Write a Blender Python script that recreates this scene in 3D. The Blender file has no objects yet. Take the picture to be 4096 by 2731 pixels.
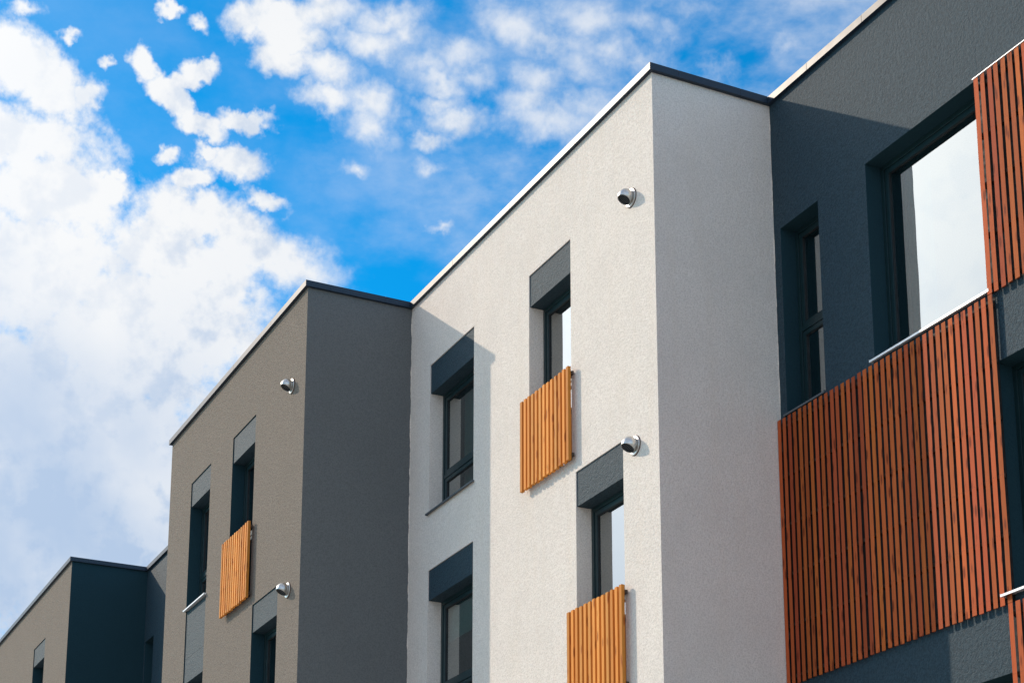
import bpy, bmesh, math, random
from mathutils import Vector, Matrix
random.seed(7)
C = bpy.context.scene.collection
SC = bpy.context.scene

# ---------------------------------------------------------------- camera
# X runs along the facades, Y into the buildings, Z up; the light block's corner stands at the origin
cam_d = bpy.data.cameras.new('camera')
cam = bpy.data.objects.new('camera', cam_d); C.objects.link(cam)
right = Vector((0.44556749, 0.89524835, 0.0))
down = Vector((-0.21196779, 0.10549694, -0.97156577))
fwd = Vector((-0.86979266, 0.43289812, 0.23676982))
m = Matrix((right, -down, -fwd)).transposed().to_4x4()
m.translation = Vector((17.05, -10.35, 1.6))
cam.matrix_world = m
cam_d.sensor_width = 36.0
cam_d.lens = 64.763
cam_d.shift_y = 0.3467
cam_d.clip_end = 5000
SC.camera = cam

# ---------------------------------------------------------------- light
SUN = Vector((-0.733, -0.446, 0.514)).normalized()         # towards the sun
SUN_EL = math.asin(SUN.z)
sd = bpy.data.lights.new('sun', 'SUN'); sd.energy = 3.3; sd.angle = math.radians(0.53); sd.color = (1.0, 0.85, 0.69)
so = bpy.data.objects.new('sun', sd); C.objects.link(so)
so.rotation_euler = SUN.to_track_quat('Z', 'Y').to_euler(); so.location = (-30, -30, 40)

SC.view_settings.view_transform = 'Standard'; SC.view_settings.look = 'None'
SC.view_settings.exposure = 0.0; SC.view_settings.gamma = 1.0

world = bpy.data.worlds.new('World'); SC.world = world; world.use_nodes = True
try:
    world.cycles.sampling_method = 'MANUAL'; world.cycles.sample_map_resolution = 512
except Exception: pass
WT = world.node_tree; WT.nodes.clear()

class G:
    """small helper for writing node graphs"""
    def __init__(s, t): s.t = t
    def n(s, kind, **kw):
        nd = s.t.nodes.new(kind)
        for k, v in kw.items(): setattr(nd, k, v)
        return nd
    def put(s, sock, v):
        if v is None: return
        if isinstance(v, bpy.types.NodeSocket): s.t.links.new(v, sock)
        else:
            if hasattr(sock.default_value, '__len__') and len(sock.default_value) == 4 and len(v) == 3: v = (*v, 1)
            sock.default_value = v
    def math(s, op, a, b=None, c=None, clamp=False):
        nd = s.n('ShaderNodeMath', operation=op, use_clamp=clamp)
        s.put(nd.inputs[0], a); s.put(nd.inputs[1], b); s.put(nd.inputs[2], c); return nd.outputs[0]
    def vm(s, op, a, b=None, c=None):
        nd = s.n('ShaderNodeVectorMath', operation=op)
        s.put(nd.inputs[0], a)
        if op == 'SCALE': s.put(nd.inputs[3], b)
        else: s.put(nd.inputs[1], b)
        if c is not None: s.put(nd.inputs[2], c)
        return nd.outputs[1] if op in ('LENGTH', 'DOT_PRODUCT', 'DISTANCE') else nd.outputs[0]
    def noise(s, vec, scale, detail=2, rough=0.5, col=False, dist=0.0):
        nd = s.n('ShaderNodeTexNoise'); s.put(nd.inputs['Vector'], vec); s.put(nd.inputs['Scale'], scale)
        s.put(nd.inputs['Detail'], detail); s.put(nd.inputs['Roughness'], rough); s.put(nd.inputs['Distortion'], dist)
        return nd.outputs['Color' if col else 'Fac']
    def step(s, v, a, b, lo=0.0, hi=1.0, smooth=True):
        nd = s.n('ShaderNodeMapRange', interpolation_type='SMOOTHSTEP' if smooth else 'LINEAR')
        s.put(nd.inputs[0], v); s.put(nd.inputs[1], a); s.put(nd.inputs[2], b); s.put(nd.inputs[3], lo); s.put(nd.inputs[4], hi)
        return nd.outputs[0]
    def mix(s, f, a, b, mode='MIX'):
        nd = s.n('ShaderNodeMix', data_type='RGBA', blend_type=mode); nd.clamp_factor = True
        s.put(nd.inputs[0], f); s.put(nd.inputs[6], a); s.put(nd.inputs[7], b); return nd.outputs[2]
    def xyz(s, x, y, z):
        nd = s.n('ShaderNodeCombineXYZ'); s.put(nd.inputs[0], x); s.put(nd.inputs[1], y); s.put(nd.inputs[2], z); return nd.outputs[0]
    def sep(s, v):
        nd = s.n('ShaderNodeSeparateXYZ'); s.put(nd.inputs[0], v); return nd.outputs

# sky: clear blue from the Sky Texture, with banks of cumulus placed by azimuth and elevation (degrees)
# each cloud puff: azimuth from -X towards +Y, elevation, half-width, half-height, tilt, weight
PUFFS = [(9.37, 31.8, 1.69, 1.12, -14, 1),
         (10.85, 31.04, 1.44, 1.05, -29, 1),
         (12.06, 31.0, 0.5, 0.63, -51, 0.8),
         (10.13, 29.38, 2.67, 1.04, 2, 1),
         (11.22, 28.04, 2.8, 1.5, -3, 1),
         (12.82, 28.33, 0.95, 0.72, -22, 1),
         (10.41, 25.83, 3.62, 2.26, 6, 1.1),
         (15.64, 27.84, 1.72, 0.95, -5, 1),
         (17.4, 27.21, 1.96, 1.06, -24, 1),
         (15.43, 26.3, 3.24, 1.43, -14, 1.1),
         (19.46, 26.56, 1.56, 0.82, -23, 1),
         (14.26, 24.42, 4.7, 2.58, 4, 1.2),
         (11.66, 19.54, 5.77, 5.63, 4, 1.3),
         (13.73, 31.96, 0.54, 0.44, -40, 1),
         (14.65, 31.27, 0.83, 0.39, -21, 0.95),
         (15.74, 32.01, 0.65, 0.36, 13, 1),
         (15.21, 31.62, 0.59, 0.31, 13, 1),
         (15.33, 30.9, 0.6, 0.33, -36, 0.9),
         (15.93, 30.53, 0.85, 0.39, -17, 1),
         (17.25, 30.71, 1.1, 0.37, 0, 1),
         (14.75, 29.53, 0.49, 0.22, 5, 0.7),
         (16.12, 29.8, 0.48, 0.33, -13, 1),
         (17.01, 29.5, 1.35, 0.5, 0, 1),
         (15.72, 28.97, 0.8, 0.32, 4, 0.85),
         (14.65, 33.6, 0.68, 0.24, 5, 0.85),
         (15.56, 33.31, 0.46, 0.32, -29, 0.65),
         (11.38, 32.53, 0.4, 0.17, -1, 0.55),
         (9.82, 33.13, 0.71, 0.26, 8, 0.5),
         (12.65, 31.91, 0.31, 0.17, -11, 0.6),
         (13.21, 28.84, 0.33, 0.21, -21, 0.7),
         (18.19, 28.49, 0.71, 0.26, -19, 0.9),
         (21.07, 29.6, 0.44, 0.24, -10, 0.75),
         (23.99, 27.92, 0.39, 0.15, 1, 0.7),
         (23.67, 29.65, 0.48, 0.21, 1, 0.65),
         (18.46, 33.55, 1.51, 0.57, 3, 1),
         (20.11, 33.89, 1.06, 0.54, 3, 0.9),
         (18.93, 33.1, 1.13, 0.42, 3, 1),
         (18.66, 32.49, 1.04, 0.49, -5, 0.9),
         (21.94, 33.73, 1.37, 0.46, 10, 0.9),
         (21.5, 33.11, 1.36, 0.49, -6, 1),
         (22.71, 33.39, 0.91, 0.36, 2, 0.8),
         (20.32, 32.22, 1.03, 0.5, -14, 0.9),
         (20.19, 31.6, 1.27, 0.44, -6, 0.95),
         (21.54, 31.42, 1.25, 0.57, -15, 1),
         (21.56, 30.68, 0.96, 0.5, -11, 0.9),
         (23.48, 32.57, 0.9, 0.49, -7, 0.7),
         (23.94, 31.97, 1.13, 0.44, -7, 0.9),
         (23.8, 31.42, 0.91, 0.37, 1, 0.9),
         (24.56, 31.0, 1.28, 0.45, 1, 1),
         (23.59, 30.39, 0.63, 0.27, 1, 0.9),
         (25.0, 32.23, 0.91, 0.49, 0, 0.75),
         (26.52, 33.69, 1.19, 0.62, -16, 0.95),
         (24.69, 33.02, 1.22, 0.54, 1, 0.8),
         (27.74, 33.32, 1.66, 0.55, -13, 0.9),
         (27.43, 32.24, 1.21, 0.55, -1, 0.9),
         (26.97, 31.63, 1.21, 0.49, 0, 0.9),
         (27.73, 31.07, 1.65, 0.69, -9, 1.05),
         (28.94, 31.49, 1.21, 0.55, -1, 0.8),
         (29.12, 33.9, 1.68, 0.54, -2, 0.75),
         (29.87, 33.04, 1.66, 0.49, -10, 0.75),
         (31.1, 33.6, 1.64, 0.56, -18, 0.65),
         (30.77, 32.53, 1.36, 0.49, -2, 0.7),
         (33.48, 32.41, 0.82, 0.32, -11, 0.55),
         (28.8, 32.59, 1.06, 0.61, -1, 0.7),
         (35.89, 32.71, 0.48, 0.24, -4, 0.5),
         (32.78, 34.01, 1.36, 0.26, -3, 0.4)]
def build_sky():
    g = G(WT)
    D = g.vm('NORMALIZE', g.n('ShaderNodeTexCoord').outputs['Generated'])
    dx, dy, dz = g.sep(D)
    az = g.math('MULTIPLY', g.math('ARCTAN2', dy, g.math('MULTIPLY', dx, -1)), 57.29578)
    el = g.math('MULTIPLY', g.math('ARCSINE', dz), 57.29578)
    # ragged billows: the lookup is pushed about by noise of three sizes
    def wob(scale, amt, det):
        c = g.noise(D, scale, det, 0.55, col=True)
        return g.vm('SCALE', g.vm('SUBTRACT', c, (0.5, 0.5, 0.5)), amt)
    flat = g.xyz(az, el, 0.0)
    w = g.vm('ADD', g.vm('ADD', wob(24, 0.35, 1), wob(85, 0.8, 3)), wob(230, 0.32, 3))
    P = g.vm('MULTIPLY', g.vm('ADD', flat, w), (1, 1, 0))
    # puffs
    f = None
    for (a, e, rx, ry, an, am) in PUFFS:
        mp = g.n('ShaderNodeMapping', vector_type='TEXTURE')
        g.put(mp.inputs[0], P); mp.inputs[1].default_value = (a, e, 0)
        mp.inputs[2].default_value = (0, 0, math.radians(an)); k = 1.22 if a < 17.6 else 1.5; mp.inputs[3].default_value = (rx * k, ry * k, 1)
        d = g.vm('LENGTH', mp.outputs[0])
        v = g.math('MULTIPLY_ADD', d, -am * 1.25, am * 1.25)
        f = v if f is None else g.math('SMOOTH_MAX', f, v, 0.12)
    f = g.math('MAXIMUM', f, -0.6)
    # the rest of the sky, beyond the part with the placed puffs
    big = g.noise(D, 3.2, 5, 0.55)
    gen = g.step(big, 0.355, 0.58, -0.5, 0.85, smooth=False)
    inside = g.math('MULTIPLY', g.math('MULTIPLY', g.step(az, 1.0, 7.0), g.step(az, 47, 40)), g.math('MULTIPLY', g.step(el, 41, 36.5), g.step(el, 6, 12)))
    f = g.math('ADD', g.math('MULTIPLY', f, inside), g.math('MULTIPLY', gen, g.math('SUBTRACT', 1, inside)))
    # a bright bank of cloud round the sun
    ds = g.vm('DOT_PRODUCT', D, tuple(SUN))
    f = g.math('MAXIMUM', f, g.math('MULTIPLY_ADD', g.step(ds, 0.88, 0.955), 1.5, -0.6))
    det = g.noise(D, 60, 7, 0.60)
    det2 = g.noise(g.vm('ADD', D, (3, 1, 7)), 30, 6, 0.57)
    dens = g.math('ADD', f, g.math('MULTIPLY_ADD', det, 1.35, -0.675))
    dens = g.math('ADD', dens, g.math('MULTIPLY_ADD', det2, 0.7, -0.35))
    soft = g.step(az, 17.6, 21.5, 0.66, 1.35)                      # thinner, softer flakes towards the right
    alpha = g.step(g.math('DIVIDE', dens, soft), 0.0, 1.0)
    alpha = g.math('MULTIPLY', alpha, g.step(az, 17.6, 33, 1.0, 0.72))
    # veils of thin high cloud
    veil = g.noise(g.vm('MULTIPLY', D, (1, 1, 2.2)), 9, 7, 0.6)
    veil = g.math('MULTIPLY', g.step(veil, 0.36, 0.72), g.math('MULTIPLY', g.step(az, 16, 30, 0.10, 0.7), g.step(el, 24, 31, 0.6, 1.0)))
    alpha = g.math('SUBTRACT', 1, g.math('MULTIPLY', g.math('SUBTRACT', 1, alpha), g.math('SUBTRACT', 1, veil)))
    # clear sky
    st = g.n('ShaderNodeTexSky', sky_type='NISHITA'); st.sun_disc = False
    st.sun_elevation = SUN_EL; st.sun_rotation = math.atan2(SUN.x, SUN.y)
    st.air_density = 1.0; st.dust_density = 0.3; st.ozone_density = 2.5
    hs = g.n('ShaderNodeHueSaturation'); g.put(hs.inputs['Color'], st.outputs[0])
    hs.inputs['Saturation'].default_value = 1.25
    clear = g.mix(1.0, hs.outputs[0], (0.05, 1.60, 1.86), 'MULTIPLY')
    # clouds: white crests, blue-grey hollows
    sh = g.noise(g.vm('ADD', D, (5, 2, 1)), 9, 5, 0.5)
    low = g.math('MULTIPLY', g.step(el, 28.5, 20), g.step(az, 20, 12))
    # billows turn darker on the side away from the sun
    toward = tuple(SUN * 0.010)
    lee = g.math('SUBTRACT', g.noise(g.vm('ADD', g.vm('ADD', D, (3, 1, 7)), toward), 30, 6, 0.57), det2)
    lee = g.step(lee, -0.05, 0.15)
    soft_shade = g.math('MULTIPLY', g.step(sh, 0.24, 0.74), g.math('MULTIPLY_ADD', low, 1.0, 0.12))
    shade = g.math('ADD', soft_shade, g.math('MULTIPLY', lee, g.math('MULTIPLY', g.math('MULTIPLY_ADD', low, -0.15, 0.55), g.step(az, 13, 16, 0.45, 1.0))), clamp=True)
    shade = g.math('MULTIPLY', shade, g.step(ds, 0.95, 0.75, 0.45, 1.0))
    cc = g.mix(shade, (9.3, 9.4, 9.5), (4.6, 5.9, 7.9))
    glow = g.math('MULTIPLY_ADD', g.math('POWER', g.math('MAXIMUM', ds, 0.0), 17), 1.7, 1.0)
    glow = g.math('ADD', glow, g.step(ds, 0.35, -0.35, 0.0, 0.75))      # clouds opposite the sun are lit full on
    cc = g.vm('SCALE', cc, glow)
    col = g.mix(alpha, clear, cc)
    bg = g.n('ShaderNodeBackground'); g.put(bg.inputs[0], col); bg.inputs[1].default_value = 0.1
    out = g.n('ShaderNodeOutputWorld'); WT.links.new(bg.outputs[0], out.inputs[0])
build_sky()

# ---------------------------------------------------------------- mesh helpers
class MB:
    def __init__(s): s.v = []; s.f = []; s.m = []
    def face(s, pts, mi=0):
        i = len(s.v); s.v += [tuple(p) for p in pts]; s.f.append(tuple(range(i, i + len(pts)))); s.m.append(mi)
    def box(s, x0, x1, y0, y1, z0, z1, mi=0):
        i = len(s.v)
        s.v += [(x0,y0,z0),(x1,y0,z0),(x1,y1,z0),(x0,y1,z0),(x0,y0,z1),(x1,y0,z1),(x1,y1,z1),(x0,y1,z1)]
        for q in ((0,1,5,4),(1,2,6,5),(2,3,7,6),(3,0,4,7),(4,5,6,7),(3,2,1,0)):
            s.f.append(tuple(i + k for k in q)); s.m.append(mi)
        return s
    def prism(s, poly, z0, z1, mi=0):
        n = len(poly); i = len(s.v)
        s.v += [(x, y, z0) for x, y in poly] + [(x, y, z1) for x, y in poly]
        s.f.append(tuple(i + k for k in reversed(range(n)))); s.m.append(mi)
        s.f.append(tuple(i + n + k for k in range(n))); s.m.append(mi)
        for k in range(n):
            j = (k + 1) % n
            s.f.append((i + k, i + j, i + n + j, i + n + k)); s.m.append(mi)
    def build(s, name, mats, parent=None, origin=(0, 0, 0), loc=(0, 0, 0), smooth=False, bevel=0.0):
        me = bpy.data.meshes.new(name)
        ox, oy, oz = origin
        me.from_pydata([(x - ox, y - oy, z - oz) for x, y, z in s.v], [], s.f)
        for mt in (mats if isinstance(mats, (list, tuple)) else [mats]): me.materials.append(mt)
        me.polygons.foreach_set('material_index', s.m)
        if smooth: me.polygons.foreach_set('use_smooth', [True] * len(me.polygons))
        me.update()
        o = bpy.data.objects.new(name, me); C.objects.link(o); o.location = loc
        if parent: o.parent = parent
        if bevel:
            b = o.modifiers.new('bevel', 'BEVEL'); b.width = bevel; b.segments = 2; b.limit_method = 'ANGLE'
        return o

def thing(name, label, cat, loc=(0, 0, 0), group=None):
    o = bpy.data.objects.new(name, None); C.objects.link(o); o.location = loc; o.empty_display_size = 0.2
    o['label'] = label; o['category'] = cat
    if group: o['group'] = group
    return o

def copy_thing(root, loc, label):
    r = root.copy(); C.objects.link(r); r.location = loc; r['label'] = label
    for ch in list(root.children):
        c = ch.copy(); C.objects.link(c); c.parent = r
        for gch in list(ch.children):
            d = gch.copy(); C.objects.link(d); d.parent = c
    return r

# ---------------------------------------------------------------- materials
def material(name):
    mt = bpy.data.materials.new(name); mt.use_nodes = True; t = mt.node_tree
    for n in list(t.nodes): t.nodes.remove(n)
    g = G(t); out = g.n('ShaderNodeOutputMaterial'); b = g.n('ShaderNodeBsdfPrincipled')
    t.links.new(b.outputs[0], out.inputs[0])
    return mt, g, b, out

def stucco(name, col, speck, grain=1.0, bump=0.009, spec=0.12, rough=0.95):
    """scratched mineral render: fine grain, soft clouding and faint vertical weathering"""
    mt, g, b, out = material(name)
    P = g.n('ShaderNodeTexCoord').outputs['Object']
    geo = g.n('ShaderNodeNewGeometry')
    P = geo.outputs['Position']
    fine = g.noise(P, 52, 3, 0.65)
    fine2 = g.noise(P, 21, 3, 0.6)
    cloud = g.noise(P, 1.3, 5, 0.6)
    streak = g.noise(g.vm('MULTIPLY', P, (5.5, 5.5, 0.45)), 1.0, 4, 0.6)
    dirt = g.step(g.noise(P, 9, 2, 0.5), 0.70, 0.80)
    c = g.mix(g.step(fine, 0.34, 0.62), speck, col)
    c = g.mix(g.step(cloud, 0.35, 0.7, 0.0, 0.22 * grain), c, tuple(x * 0.72 for x in col))
    c = g.mix(g.step(streak, 0.45, 0.72, 0.0, 0.16 * grain), c, tuple(x * f for x, f in zip(col, (0.86, 0.8, 0.72))))
    c = g.mix(g.math('MULTIPLY', dirt, 0.10), c, tuple(x * 0.5 for x in col))
    g.put(b.inputs['Base Color'], c)
    b.inputs['Roughness'].default_value = rough; b.inputs['Specular IOR Level'].default_value = spec
    h = g.math('ADD', g.math('MULTIPLY', fine, 1.0), g.math('MULTIPLY', fine2, 0.9))
    bp = g.n('ShaderNodeBump'); g.put(bp.inputs['Height'], h); bp.inputs['Distance'].default_value = bump; bp.inputs['Strength'].default_value = 1.0
    g.put(b.inputs['Normal'], bp.outputs[0])
    return mt

def wood(name, cols, dark):
    """planed softwood: each slat its own tone, grain along the slat, knots"""
    mt, g, b, out = material(name)
    geo = g.n('ShaderNodeNewGeometry'); rnd = geo.outputs['Random Per Island']; P = geo.outputs['Position']
    off = g.xyz(g.math('MULTIPLY', rnd, 37.0), g.math('MULTIPLY', rnd, 11.0), g.math('MULTIPLY', rnd, 53.0))
    Q = g.vm('ADD', P, off)
    grain = g.noise(g.vm('MULTIPLY', Q, (90, 90, 2.6)), 1.0, 4, 0.6, dist=0.6)
    tone = g.noise(g.vm('MULTIPLY', Q, (6, 6, 0.9)), 1.0, 3, 0.5)
    c = g.mix(g.step(rnd, 0.0, 1.0, smooth=False), cols[0], cols[1])
    c = g.mix(g.step(g.math('FRACT', g.math('MULTIPLY', rnd, 7.3)), 0.55, 1.0, 0, 0.55, smooth=False), c, cols[2])
    c = g.mix(g.step(grain, 0.42, 0.68, 0, 0.42), c, tuple(x * f for x, f in zip(cols[0], (0.62, 0.5, 0.42))))
    c = g.mix(g.step(tone, 0.35, 0.7, 0, 0.30), c, tuple(x * f for x, f in zip(cols[0], (0.75, 0.62, 0.5))))
    vo = g.n('ShaderNodeTexVoronoi', feature='F1'); g.put(vo.inputs['Vector'], g.vm('MULTIPLY', Q, (13, 13, 3.3))); vo.inputs['Scale'].default_value = 1.0
    kn = g.step(vo.outputs['Distance'], 0.30, 0.12)
    val = g.math('MULTIPLY_ADD', g.math('FRACT', g.math('MULTIPLY', rnd, 13.7)), 0.42, 0.68)
    c = g.vm('SCALE', c, val)
    c = g.mix(g.math('MULTIPLY', kn, 0.8), c, dark)
    g.put(b.inputs['Base Color'], c)
    b.inputs['Roughness'].default_value = 0.72; b.inputs['Specular IOR Level'].default_value = 0.15
    bp = g.n('ShaderNodeBump'); g.put(bp.inputs['Height'], grain); bp.inputs['Distance'].default_value = 0.002; bp.inputs['Strength'].default_value = 0.6
    g.put(b.inputs['Normal'], bp.outputs[0])
    return mt

def plain(name, col, rough=0.5, metal=0.0, spec=0.5, var=0.12, scale=4.0, bump=0.0, rv=0.15):
    mt, g, b, out = material(name)
    P = g.n('ShaderNodeNewGeometry').outputs['Position']
    n = g.noise(P, scale, 4, 0.6)
    c = g.mix(g.step(n, 0.3, 0.7), tuple(x * (1 - var) for x in col), tuple(min(1, x * (1 + var)) for x in col))
    g.put(b.inputs['Base Color'], c)
    g.put(b.inputs['Roughness'], g.step(g.noise(P, scale * 3, 3, 0.6), 0.3, 0.7, rough * (1 - rv), min(1, rough * (1 + rv))))
    b.inputs['Metallic'].default_value = metal; b.inputs['Specular IOR Level'].default_value = spec
    if bump:
        bp = g.n('ShaderNodeBump'); g.put(bp.inputs['Height'], n); bp.inputs['Distance'].default_value = bump
        g.put(b.inputs['Normal'], bp.outputs[0])
    return mt

def glass(name, refl, tint):
    """coated insulating glass: a mirror layer over a tinted see-through pane"""
    mt, g, b, out = material(name)
    g.t.nodes.remove(b)
    P = g.n('ShaderNodeNewGeometry').outputs['Position']
    bp = g.n('ShaderNodeBump'); g.put(bp.inputs['Height'], g.noise(P, 1.6, 1, 0.4)); bp.inputs['Distance'].default_value = 0.0010
    fr = g.n('ShaderNodeFresnel'); fr.inputs[0].default_value = 1.5
    fac = g.math('MULTIPLY_ADD', fr.outputs[0], 0.8, refl, clamp=True)
    gl = g.n('ShaderNodeBsdfGlossy'); gl.inputs['Roughness'].default_value = 0.01; gl.inputs['Color'].default_value = (0.96, 1.0, 0.99, 1)
    g.t.links.new(bp.outputs[0], gl.inputs['Normal'])
    tr = g.n('ShaderNodeBsdfTransparent'); tr.inputs[0].default_value = (*tint, 1)
    mx = g.n('ShaderNodeMixShader'); g.put(mx.inputs[0], fac)
    g.t.links.new(tr.outputs[0], mx.inputs[1]); g.t.links.new(gl.outputs[0], mx.inputs[2]); g.t.links.new(mx.outputs[0], out.inputs[0])
    return mt

M = {}
M['light'] = stucco('white_render', (0.88, 0.80, 0.72), (0.72, 0.645, 0.57))
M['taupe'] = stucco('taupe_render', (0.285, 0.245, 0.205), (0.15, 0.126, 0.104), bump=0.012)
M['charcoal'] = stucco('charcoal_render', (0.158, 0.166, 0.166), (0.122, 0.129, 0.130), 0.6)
M['dark'] = stucco('slate_render', (0.026, 0.060, 0.082), (0.010, 0.030, 0.045), bump=0.014, spec=0.38, rough=0.72)
M['dark_smooth'] = stucco('slate_reveal_render', (0.018, 0.050, 0.064), (0.015, 0.043, 0.056), 0.5, bump=0.003)
M['coping'] = plain('coping_metal', (0.020, 0.034, 0.055), 0.42, 0.0, 0.27, 0.06, 1.5, rv=0.03)
M['coping_gap'] = plain('coping_joint', (0.03, 0.032, 0.035), 0.7)
M['frame'] = plain('anthracite_frame', (0.010, 0.030, 0.034), 0.36, 0.0, 0.5, 0.08, 6)
M['gasket'] = plain('glazing_gasket', (0.010, 0.012, 0.013), 0.6)
M['alu'] = plain('pale_aluminium', (0.80, 0.81, 0.82), 0.35, 0.3, 0.5, 0.05, 6)
M['alu_dark'] = plain('grey_aluminium', (0.12, 0.14, 0.155), 0.42, 0.4, 0.5, 0.08, 6)
M['steel'] = plain('brushed_steel', (0.62, 0.60, 0.57), 0.34, 1.0, 0.5, 0.10, 60)
M['rust'] = plain('weathered_seal', (0.10, 0.045, 0.02), 0.8, 0, 0.3, 0.3, 80)
M['black'] = plain('black_membrane', (0.010, 0.010, 0.011), 0.75, 0, 0.3)
M['batten'] = plain('dark_batten', (0.05, 0.03, 0.02), 0.7)
M['cladding'] = wood('reddish_cedar', ((0.57, 0.125, 0.030), (0.44, 0.080, 0.032), (0.68, 0.195, 0.030)), (0.14, 0.022, 0.006))
M['larch'] = wood('orange_larch', ((0.86, 0.36, 0.075), (0.80, 0.29, 0.05), (0.90, 0.43, 0.11)), (0.34, 0.08, 0.012))
M['glass'] = glass('coated_glass', 0.36, (0.14, 0.46, 0.43))
M['curtain'] = plain('pale_curtain', (0.42, 0.50, 0.50), 0.9, 0, 0.1, 0.06)
M['blind'] = plain('white_roller_blind', (0.62, 0.66, 0.64), 0.85, 0, 0.2, 0.04)
M['room'] = plain('dim_room', (0.30, 0.31, 0.30), 0.9)
M['roof'] = plain('roof_gravel', (0.30, 0.29, 0.27), 0.95, 0, 0.2, 0.3, 30, 0.02)
M['ground'] = plain('pale_paving', (0.38, 0.36, 0.33), 0.9, 0, 0.2, 0.15, 1.5, 0.01)

# ---------------------------------------------------------------- ground
gm = MB(); gm.face([(-1500, -1500, 0), (1500, -1500, 0), (1500, 1500, 0), (-1500, 1500, 0)])
go = gm.build('ground', M['ground']); go['kind'] = 'structure'

# ---------------------------------------------------------------- building parts
TH = 0.33           # wall thickness
REV = 0.215         # window reveal
TOP = 14.262        # top of the render
RT = 14.35          # top of the coping
OV = 0.055          # coping overhang
ST = 3.24           # storey height

def front_wall(root, mats, x0, x1, yf, holes, miter=True):
    """wall with real openings (xa, xb, za, zb); slot 0 is the face, slot 1 the reveals"""
    b = MB(); o = root.location
    xs = sorted({x0, x1, *[h[0] for h in holes], *[h[1] for h in holes]})
    zs = sorted({0.0, TOP, *[h[2] for h in holes], *[h[3] for h in holes]})
    yb = yf + TH
    for i in range(len(xs) - 1):
        for j in range(len(zs) - 1):
            xa, xb, za, zb = xs[i], xs[i + 1], zs[j], zs[j + 1]
            cx, cz = (xa + xb) / 2, (za + zb) / 2
            if any(h[0] < cx < h[1] and h[2] < cz < h[3] for h in holes): continue
            b.face([(xa, yf, za), (xb, yf, za), (xb, yf, zb), (xa, yf, zb)])
            xr = xb - TH if (miter and xb == x1) else xb
            b.face([(xr, yb, za), (xa, yb, za), (xa, yb, zb), (xr, yb, zb)])
    for (xa, xb, za, zb) in holes:
        b.face([(xa, yf, za), (xa, yf, zb), (xa, yb, zb), (xa, yb, za)], 1)
        b.face([(xb, yf, zb), (xb, yf, za), (xb, yb, za), (xb, yb, zb)], 1)
        b.face([(xa, yf, zb), (xb, yf, zb), (xb, yb, zb), (xa, yb, zb)], 1)
        b.face([(xb, yf, za), (xa, yf, za), (xa, yb, za), (xb, yb, za)], 1)
    e = TH if miter else 0
    b.face([(x1, yf, 0), (x1 - e, yb, 0), (x1 - e, yb, TOP), (x1, yf, TOP)])
    b.face([(x0, yb, 0), (x0, yf, 0), (x0, yf, TOP), (x0, yb, TOP)])
    b.face([(x0, yf, TOP), (x1, yf, TOP), (x1 - e, yb, TOP), (x0, yb, TOP)])
    return b.build('front_wall', mats, root, origin=o)

def return_wall(root, mt, x1, yf, yb=14.0):
    b = MB(); b.prism([(x1, yf), (x1, yb), (x1 - TH, yb), (x1 - TH, yf + TH)], 0, TOP)
    return b.build('side_wall', mt, root, origin=root.location)

def shell(root, x0, x1, yf, left=False):
    b = MB(); b.box(x0, x1 - TH, 14.0 - TH, 14.0, 0, TOP)
    b.build('back_wall', M['taupe'], root, origin=root.location)
    b = MB(); b.box(x0 + (TH if left else 0), x1 - TH - 0.002, yf + TH + 0.002, 14.0 - TH - 0.002, 13.95, 14.20)
    b.build('roof', M['roof'], root, origin=root.location)
    b = MB()                                   # partition behind the front rooms and the floors between storeys
    b.box(x0 + 0.01, x1 - TH - 0.01, yf + 4.2, yf + 4.35, 0, 13.94)
    for k in range(4): b.box(x0 + 0.01, x1 - TH - 0.01, yf + TH + 0.01, yf + 4.19, 9.85 - k * ST, 9.99 - k * ST)
    b.build('interior', M['room'], root, origin=root.location)
    if left:
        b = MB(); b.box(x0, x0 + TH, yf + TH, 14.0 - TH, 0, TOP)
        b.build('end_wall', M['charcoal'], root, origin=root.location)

def coping(root, x0, x1, yf, yr, xl=None, joints=1.9, off=1.0, yrj=0.9):
    """folded metal capping along the front edge and back along the side wall; joints every couple of metres"""
    b = MB(); W = 0.40
    fx1 = x1 + OV
    b.box(x0, fx1 - 0.003, yf - OV + 0.003, yf - OV + W, TOP + 0.004, RT - 0.003, 1)
    xs = []; x = fx1 - off
    while x > x0 + 0.3: xs.append(x); x -= joints
    e = [fx1] + xs + [x0]
    for a, c in zip(e[:-1], e[1:]):
        b.box(c + 0.003 if c != x0 else c, a - (0.003 if a != fx1 else 0), yf - OV, yf - OV + W + 0.002, TOP - 0.006, RT)
    if yr is not None:
        y0 = yf - OV + W + 0.004; ys = [y0]; y = y0 + yrj
        while y < yr - 0.3: ys.append(y); y += joints
        ys.append(yr)
        b.box(fx1 - W, fx1 - 0.003, y0, yr, TOP + 0.004, RT - 0.003, 1)
        for a, c in zip(ys[:-1], ys[1:]): b.box(fx1 - W - 0.002, fx1, a, c - (0.004 if c != yr else 0), TOP - 0.006, RT)
    if xl is not None: b.box(xl - OV, xl + W, yf - OV + W + 0.004, 14.0, TOP - 0.006, RT)
    return b.build('coping', [M['coping'], M['coping_gap']], root, origin=root.location)

def panel(root, name, mt, xa, xb, za, zb, yf, rec=0.016, label=None):
    b = MB(); b.box(xa, xb, yf + rec, yf + TH - 0.03, za, zb)
    o = b.build(name, mt, root, origin=root.location)
    if label: o['label'] = label
    return o

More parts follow.
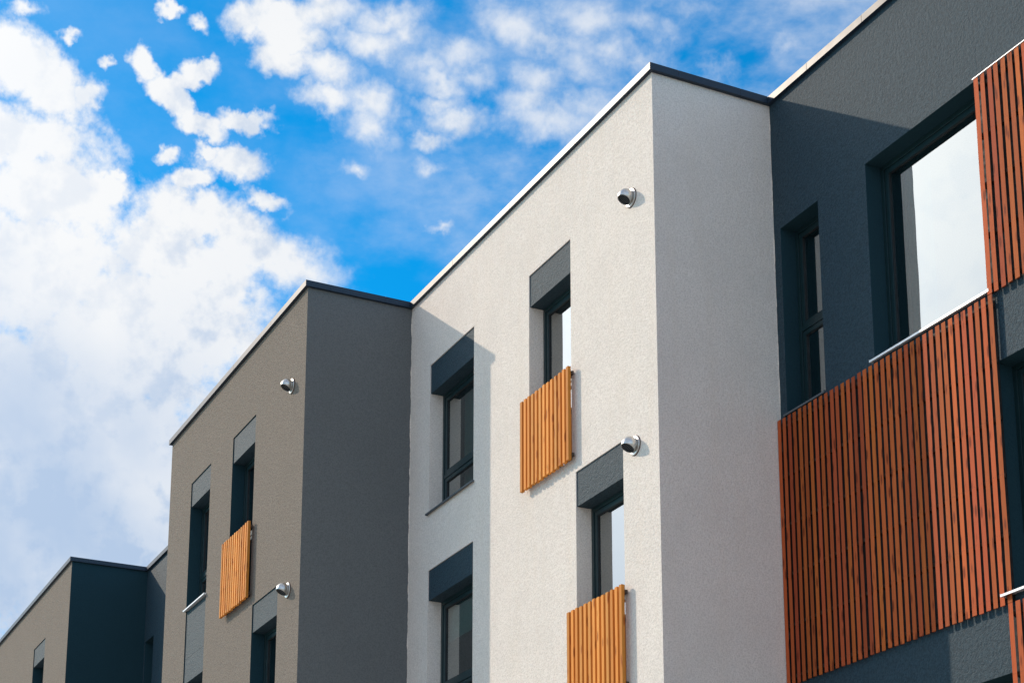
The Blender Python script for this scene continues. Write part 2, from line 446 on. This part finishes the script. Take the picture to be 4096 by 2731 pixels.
def window(root, xa, xb, za, zb, yf, transoms=(), curtain=None, sill=None, sashes=1, label=None, f=0.055, sa=0.058):
    """frame with a stepped sash, panes, and what hangs behind them"""
    w, h = xb - xa, zb - za
    o = root.location
    b = MB()
    y0 = 0.0
    b.box(0, f, y0, 0.075, 0, h); b.box(w - f, w, y0, 0.075, 0, h)
    b.box(f, w - f, y0, 0.075, h - f, h); b.box(f, w - f, y0, 0.075, 0, f)
    cuts = [f] + [v for t in transoms for v in (t - za - 0.028, t - za + 0.028)] + [h - f]
    for t in transoms: b.box(f, w - f, y0 + 0.004, 0.072, t - za - 0.028, t - za + 0.028)
    panes = []
    for i in range(0, len(cuts), 2):
        z0, z1 = cuts[i] + 0.004, cuts[i + 1] - 0.004
        step = (w - 2 * f) / sashes
        for k in range(sashes):
            x0, x1 = f + k * step + 0.004, f + (k + 1) * step - 0.004
            ys, ye = 0.014, 0.070
            b.box(x0, x0 + sa, ys, ye, z0, z1); b.box(x1 - sa, x1, ys, ye, z0, z1)
            b.box(x0 + sa, x1 - sa, ys, ye, z1 - sa, z1); b.box(x0 + sa, x1 - sa, ys, ye, z0, z0 + sa)
            # glazing bead
            q = 0.010
            b.box(x0 + sa, x0 + sa + q, ys + 0.010, ye, z0 + sa, z1 - sa, 1); b.box(x1 - sa - q, x1 - sa, ys + 0.010, ye, z0 + sa, z1 - sa, 1)
            b.box(x0 + sa + q, x1 - sa - q, ys + 0.010, ye, z1 - sa - q, z1 - sa, 1); b.box(x0 + sa + q, x1 - sa - q, ys + 0.010, ye, z0 + sa, z0 + sa + q, 1)
            panes.append((x0 + sa + q, x1 - sa - q, z0 + sa + q, z1 - sa - q))
    loc = (xa - o.x, yf + REV - o.y, za - o.z)
    win = b.build('window', [M['frame'], M['gasket']], root, loc=loc, bevel=0.0025)
    if label: win['label'] = label
    for (x0, x1, z0, z1) in panes:
        p = MB(); p.face([(x0, 0.040, z0), (x1, 0.040, z0), (x1, 0.040, z1), (x0, 0.040, z1)])
        p.build('pane', M['glass'], win)
    if curtain:
        kind, ca, cb, cz = curtain
        c = MB()
        if kind == 'blind':
            c.box(f + 0.02, w - f - 0.02, 0.105, 0.109, cz - za, h - f)
            c.build('roller_blind', M['blind'], win)
        else:
            n = int((cb - ca) / 0.028); a0 = ca - xa
            y = lambda i: 0.20 + 0.035 * math.sin(i * 0.9) + 0.012 * math.sin(i * 2.3)
            for i in range(n):
                xA, xB = a0 + i * 0.028, a0 + (i + 1) * 0.028
                c.face([(xA, y(i), 0.03), (xB, y(i + 1), 0.03), (xB, y(i + 1), h - 0.03), (xA, y(i), h - 0.03)])
            c.build('curtain', M['curtain'], win, smooth=True)
    if sill:
        mt, proud, ext = sill
        s = MB(); d = 0.022
        poly = [(-REV, 0.0), (-REV, d)]
        # slightly sloping sheet with a folded front edge and turned-up ends
        y_f = -REV - proud
        s.v += []
        i = len(s.v)
        for x in (-ext, w + ext):
            s.v += [(x, y_f, -0.020), (x, y_f, 0.004), (x, 0.0, 0.018), (x, 0.0, 0.008), (x, y_f + 0.012, -0.006), (x, y_f + 0.012, -0.020)]
        for a in range(6):
            c2 = (a + 1) % 6; s.f.append((i + a, i + c2, i + 6 + c2, i + 6 + a)); s.m.append(0)
        s.f.append(tuple(i + a for a in reversed(range(6)))); s.m.append(0)
        s.f.append(tuple(i + 6 + a for a in range(6))); s.m.append(0)
        # only the part in front of the wall is wider than the opening
        for x0_, x1_ in ((-ext - 0.004, -ext), (w + ext, w + ext + 0.004)): s.box(x0_, x1_, y_f, -REV - 0.002, -0.020, 0.012)
        s.build('sill', mt, win)
    return win

# ================================================================ the five attached blocks
def block(label, x0, x1, yf):
    return thing('apartment_block', label, 'building', (round((x0 + x1) / 2, 2), yf, 0), 'blocks of the stepped terrace')

YL, YG, YD = 0.05, -1.67, 1.76

# ---- white block
XL0, XL1 = -7.338, -0.042
rt = block('white rendered block with two upright timber screens, tallest in the middle of the photo', XL0, XL1, YL)
holes = []; plan = []
for k in range(3):
    dz = k * ST
    holes.append((-6.610, -5.066, 10.668 - dz, 13.030 - dz)); plan.append(('w', k, -6.610, -5.066))
    xa = (-3.330, -2.055, -3.330)[k]; xb = (-2.150, -0.870, -2.150)[k]
    holes.append((xa, xb, 9.992 - dz, 13.030 - dz)); plan.append(('f', k, xa, xb))
front_wall(rt, [M['light'], M['light']], XL0, XL1, YL, holes)
return_wall(rt, M['light'], XL1, YL)
shell(rt, XL0, XL1, YL)
coping(rt, XL0 - 0.25, XL1, YL, 1.70, off=1.93)
for kind, k, xa, xb in plan:
    dz = k * ST
    panel(rt, 'lintel_panel', M['dark'], xa, xb, 12.575 - dz, 13.030 - dz, YL)
    if kind == 'w':
        window(rt, xa, xb, 10.668 - dz, 12.575 - dz, YL, (11.262 - dz,), ('curtain', xa + 0.35, xb - 0.1, 0) if k != 1 else ('blind', 0, 0, 8.73), (M['alu_dark'], 0.045, 0.03))
    else:
        window(rt, xa, xb, 9.992 - dz, 12.575 - dz, YL, (11.28 - dz,), None, None)

# ---- taupe block
XG0, XG1 = -14.545, -7.34
rg = block('taupe grey block with dark side wall, standing left of the white block', XG0, XG1, YG)
holes = []; plan = []
for k in range(3):
    dz = k * ST
    plan.append(('w', k, -13.175, -12.025))
    xa = (-10.810, -9.500, -10.810)[k]; xb = (-9.640, -8.310, -9.640)[k]
    holes.append((xa, xb, 9.992 - dz, 13.050 - dz)); plan.append(('f', k, xa, xb))
holes.append((-13.175, -12.025, 13.030 - 2 * ST - 2.36, 13.030))
front_wall(rg, [M['taupe'], M['dark_smooth']], XG0, XG1, YG, holes)
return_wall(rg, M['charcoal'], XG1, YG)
shell(rg, XG0, XG1, YG, left=True)
coping(rg, XG0 - OV, XG1, YG, -0.008, off=1.6, xl=XG0)
for kind, k, xa, xb in plan:
    dz = k * ST
    if kind == 'w':
        panel(rg, 'lintel_panel', M['dark'], xa, xb, 12.590 - dz, 13.030 - dz if k == 0 else 13.030 - dz - 0.0, YG)
        if k < 2: panel(rg, 'spandrel_panel', M['dark'], xa, xb, 13.034 - dz - ST, 10.660 - dz, YG)
        window(rg, xa, xb, 10.680 - dz, 12.590 - dz, YG, (11.285 - dz,), ('curtain', xa + 0.2, xb - 0.1, 0), (M['alu'], 0.05, 0.03))
    else:
        panel(rg, 'lintel_panel', M['dark'], xa, xb, 12.600 - dz, 13.050 - dz, YG)
        window(rg, xa, xb, 9.992 - dz, 12.600 - dz, YG, (11.28 - dz,), ('curtain', xa + 0.15, xb - 0.1, 0), None)

# ---- dark block on the right
XD0, XD1 = -0.040, 9.0
rd = block('dark slate block with red timber cladding and a big window, at the right', XD0, XD1, YD)
N = (0.098, 0.872); B = (1.790, 3.720)
holes = [(N[0], N[1], 10.070, 12.512), (B[0], B[1], 10.088, 12.518), (3.715, 5.660, 6.850, 9.302), (B[0], B[1], 3.610, 6.080), (3.715, 5.660, 0.40, 2.84)]
front_wall(rd, [M['dark'], M['dark_smooth']], XD0, XD1, YD, holes)
return_wall(rd, M['dark'], XD1, YD)
shell(rd, XD0, XD1, YD)
coping(rd, XD0 - 0.25, XD1, YD, 14.0, joints=1.09, off=XD1 + OV - 8.466 + 1.09 * 0)
window(rd, N[0], N[1], 10.070, 12.512, YD, (11.195,), ('curtain', N[0] + 0.30, N[1] - 0.08, 0), (M['alu_dark'], 0.045, 0.02), label='narrow dark window with a cross bar')
window(rd, B[0], B[1], 10.088, 12.518, YD, (), ('curtain', B[0] + 0.12, B[0] + 0.62, 0), (M['alu'], 0.062, 0.02), label='large window mirroring a white cloud')
window(rd, 3.715, 5.660, 6.850, 9.302, YD, (), ('curtain', 4.2, 5.4, 0), (M['alu'], 0.10, 0.04), label='window behind the pale sill at the right edge')
window(rd, B[0], B[1], 3.610, 6.080, YD, (), None, None)
window(rd, 3.715, 5.660, 0.40, 2.84, YD, (), None, None)

def cladding(root, xa, n, za, zb, label, cap=False):
    yf = YD; p = 0.1043; w = 0.065
    rr = random.Random(int(xa * 100 + za * 10))
    b = MB()
    for i in range(n):
        x = xa + i * p + rr.uniform(-0.003, 0.003); ww = w + rr.uniform(-0.002, 0.002)
        z0, z1 = za + rr.uniform(-0.005, 0.005), zb + rr.uniform(-0.004, 0.004)
        y0 = yf - 0.057 + rr.uniform(-0.0015, 0.0015)
        # a hair of bow along the slat: three segments
        ks = 5; bx = [rr.uniform(-0.0025, 0.0025) for _ in range(ks + 1)]
        i0 = len(b.v)
        for k in range(ks + 1):
            z = z0 + (z1 - z0) * k / ks; xx = x + bx[k]
            b.v += [(xx, y0, z), (xx + ww, y0, z), (xx + ww - 0.021, y0 + 0.020, z), (xx + 0.012, y0 + 0.020, z)]
        b.f.append((i0 + 3, i0 + 2, i0 + 1, i0)); b.m.append(0)
        for k in range(ks):
            q = i0 + 4 * k
            for a in range(4):
                c = (a + 1) % 4; b.f.append((q + a, q + c, q + 4 + c, q + 4 + a)); b.m.append(0)
        q = i0 + 4 * ks
        b.f.append((q, q + 1, q + 2, q + 3)); b.m.append(0)
    xe = xa + (n - 1) * p + w
    o = b.build('timber_cladding', M['cladding'], root, origin=root.location)
    o['label'] = label
    c = MB(); c.box(xa + 0.012, xe - 0.020, yf - 0.0045, yf - 0.0005, za + 0.02, zb - 0.02)
    c.build('backing_sheet', M['black'], o)
    o2 = C.objects[-1]
    c = MB(); z = za + 0.10; nb = int(round((zb - za) / 0.62)); dz = (zb - za - 0.2) / nb
    for k in range(nb + 1): c.box(xa + 0.006, xe - 0.030, yf - 0.034, yf - 0.005, z + k * dz - 0.02, z + k * dz + 0.02)
    c.build('batten', M['batten'], o)
    s = MB()                                                           # screw heads, two to each slat at each batten
    for k in range(nb + 1):
        for i in range(n):
            for dx in (0.016, 0.046):
                cx, cz = xa + i * p + dx, z + k * dz; r = 0.0032
                s.face([(cx + r * math.cos(-t), yf - 0.0592, cz + r * math.sin(-t)) for t in [j * math.pi / 3 for j in range(6)]][::-1])
    s.build('screw_heads', M['batten'], o)['kind'] = 'stuff'
    for ch in o.children:
        for v in ch.data.vertices: v.co -= root.location
    if cap:
        c = MB(); c.box(xa - 0.012, xe + 0.01, yf - 0.064, yf - 0.002, zb + 0.006, zb + 0.013)
        q = c.build('cap_flashing', M['alu'], o)
        for v in q.data.vertices: v.co -= root.location
cladding(rd, -0.030, 37, 6.755, 10.025, 'wide timber panel below the big window, left half in shadow')
cladding(rd, -0.030 + 36 * 0.1043 - 0.0, 37, 10.028, 12.490, 'timber panel at the upper right edge', cap=True)
cladding(rd, -0.030 + 36 * 0.1043 - 0.0, 37, 3.50, 6.752, 'timber panel at the lower right corner')

# ---- far dark block and far taupe block
XE0, XE1 = -22.398, -14.547
re_ = block('narrow glimpse of a dark slate block between the two taupe blocks', XE0, XE1, YL)
E = (-22.310, -21.640)
front_wall(re_, [M['dark'], M['dark_smooth']], XE0, XE1, YL, [(E[0], E[1], 10.07, 12.575), (-20.4, -18.5, 10.09, 12.575)])
return_wall(re_, M['dark'], XE1, YL)
shell(re_, XE0, XE1, YL)
coping(re_, XE0 - 0.25, XE1 - OV - 0.002, YL, None, off=1.2)
window(re_, E[0], E[1], 10.07, 12.575, YL, (11.195,))
window(re_, -20.4, -18.5, 10.09, 12.575, YL)

XF0, XF1 = -31.2, -22.40
rf = block('farthest taupe block with a dark slate side wall, at the lower left', XF0, XF1, YG)
F = (-25.920, -24.715)
front_wall(rf, [M['taupe'], M['dark_smooth']], XF0, XF1, YG, [(F[0], F[1], 10.68, 13.075), (-28.5, -27.3, 10.68, 13.075 - 0.0)] if False else [(F[0], F[1], 10.68, 13.075)])
return_wall(rf, M['dark_smooth'], XF1, YG)
shell(rf, XF0, XF1, YG, left=True)
coping(rf, XF0 - OV, XF1, YG, -0.008, off=1.1, xl=XF0)
panel(rf, 'lintel_panel', M['dark'], F[0], F[1], 12.630, 13.075, YG)
window(rf, F[0], F[1], 10.68, 12.630, YG, (11.285,), None, (M['alu'], 0.05, 0.03))

# the coat of render ends in a ragged line where two colours meet in an inner corner
def ragged(root, mt, fixed, axis, start, sgn, amp):
    rr = random.Random(11); b = MB(); z = 0.0; w0 = amp * 0.5
    while z < TOP - 0.07:
        z1 = z + rr.uniform(0.025, 0.06); w1 = min(amp, max(0.001, w0 + rr.uniform(-0.45, 0.45) * amp))
        if axis == 'x': b.face([(start, fixed, z), (start + sgn * w0, fixed, z), (start + sgn * w1, fixed, z1), (start, fixed, z1)])
        else: b.face([(fixed, start + sgn * w0, z), (fixed, start, z), (fixed, start, z1), (fixed, start + sgn * w1, z1)])
        z, w0 = z1, w1
    return b.build('render_edge', mt, root, origin=root.location)
ragged(rt, M['light'], YD - 0.0025, 'x', XL1, 1, 0.012)
ragged(rt, M['light'], XG1 + 0.0025, 'y', YL, -1, 0.014)

# ================================================================ timber screens in front of the tall windows
def make_screen(label, loc):
    t = thing('balcony_screen', label, 'screen', loc, 'timber slat screens in front of the tall windows')
    W_, H_ = 1.356, 1.262; n = 13; w = 0.060; p = (W_ - w) / (n - 1)
    rr = random.Random(5); b = MB()
    for i in range(n):
        x = i * p + rr.uniform(-0.003, 0.003)
        b.box(x, x + w, 0.0, 0.044, rr.uniform(-0.008, 0.006), H_ + rr.uniform(-0.006, 0.006))
    b.build('slats', M['larch'], t, bevel=0.002)
    for z in (H_ - 0.085, 0.075):
        r = MB(); r.box(0.03, W_ + 0.018, 0.0445, 0.0755, z - 0.022, z + 0.022)
        r.build('rail', M['batten'], t)
    for x, z in ((0.11, H_ - 0.085), (W_ - 0.11, H_ - 0.085), (0.11, 0.075), (W_ - 0.11, 0.075)):
        k = MB(); k.box(x - 0.02, x + 0.02, 0.076, 0.099, z - 0.03, z + 0.03); k.build('bracket', M['gasket'], t)
    return t
sc = make_screen('orange slat screen at the upper tall window of the white block', (-3.412, YL - 0.10, 9.940))
copy_thing(sc, (-2.141, YL - 0.10, 9.940 - ST + 1.262 - 1.262), 'orange slat screen low on the white block, cut by the bottom edge of the photo')
copy_thing(sc, (-10.905, YG - 0.10, 9.940), 'smaller-looking orange slat screen on the taupe block, left of the white block')

# ================================================================ vent cowls
def make_vent(label, loc):
    t = thing('wall_vent', label, 'vent', loc, 'steel vent cowls on the facades')
    def lathe(prof, seg=40, mb=None, mi=0):
        b = mb or MB()
        for (r0, y0), (r1, y1) in zip(prof[:-1], prof[1:]):
            for i in range(seg):
                a, c = 2 * math.pi * i / seg, 2 * math.pi * (i + 1) / seg
                pts = [(r0 * math.cos(a), y0, r0 * math.sin(a)), (r0 * math.cos(c), y0, r0 * math.sin(c)), (r1 * math.cos(c), y1, r1 * math.sin(c)), (r1 * math.cos(a), y1, r1 * math.sin(a))]
                b.face(pts, mi)
        return b
    lathe([(0.124, 0.0), (0.124, -0.006), (0.10, -0.007)]).build('seal', M['rust'], t, smooth=False)
    lathe([(0.118, -0.0065), (0.119, -0.014), (0.112, -0.020), (0.090, -0.022), (0.074, -0.020)]).build('flange', M['steel'], t, smooth=True)
    # ball-shaped hood, cut open towards the ground
    bm = bmesh.new(); bmesh.ops.create_uvsphere(bm, u_segments=48, v_segments=32, radius=0.100)
    bmesh.ops.rotate(bm, verts=bm.verts, cent=(0, 0, 0), matrix=Matrix.Rotation(math.pi / 2, 3, 'X'))
    bmesh.ops.translate(bm, verts=bm.verts, vec=(0, -0.080, 0))
    geom = bm.verts[:] + bm.edges[:] + bm.faces[:]
    bmesh.ops.bisect_plane(bm, geom=geom, plane_co=(0, -0.012, 0), plane_no=(0, 1, 0), clear_outer=True)
    nrm = Vector((0, -0.47, -0.883)); co = Vector((0, -0.080, 0)) + nrm * 0.054
    geom = bm.verts[:] + bm.edges[:] + bm.faces[:]
    bmesh.ops.bisect_plane(bm, geom=geom, plane_co=co, plane_no=nrm, clear_outer=True)
    me = bpy.data.meshes.new('hood'); bm.to_mesh(me); bm.free(); me.materials.append(M['steel'])
    me.polygons.foreach_set('use_smooth', [True] * len(me.polygons))
    h = bpy.data.objects.new('hood', me); C.objects.link(h); h.parent = t
    sm = h.modifiers.new('thickness', 'SOLIDIFY'); sm.thickness = 0.004; sm.offset = -1
    # dark mouth and grille bars set inside the opening
    g2 = MB(); c0 = Vector((0, -0.080, 0)) + nrm * 0.030; side = Vector((1, 0, 0)); up = nrm.cross(side)
    g2.face([tuple(c0 + side * 0.090 * math.cos(a) + up * 0.090 * math.sin(a)) for a in [2 * math.pi * i / 32 for i in range(32)]])
    g2.build('mouth', M['black'], t)
    b = MB()
    for i in range(-4, 5):
        d = i * 0.018; L = math.sqrt(max(0.0, 0.078 ** 2 - d * d)); c1 = Vector((0, -0.080, 0)) + nrm * 0.042 + up * d
        r = 0.0022
        pts = []
        for sx in (-1, 1):
            for (u_, v_) in ((-r, -r), (r, -r), (r, r), (-r, r)): pts.append(tuple(c1 + side * sx * L + up * u_ + nrm * v_))
        i0 = len(b.v); b.v += pts
        for a in range(4):
            c = (a + 1) % 4; b.f.append((i0 + a, i0 + c, i0 + 4 + c, i0 + 4 + a)); b.m.append(0)
    b.build('grille', M['alu_dark'], t)
    return t
v0 = make_vent('steel ball vent near the top corner of the white block, the highest one', (-0.576, YL, 12.835))
copy_thing(v0, (-0.579, YL, 9.622), 'steel ball vent on the white block, just right of the lower dark lintel')
copy_thing(v0, (-7.931, YG, 12.875), 'steel ball vent near the top corner of the taupe block')
copy_thing(v0, (-7.845, YG, 9.600), 'steel ball vent low on the taupe block, beside a dark lintel')
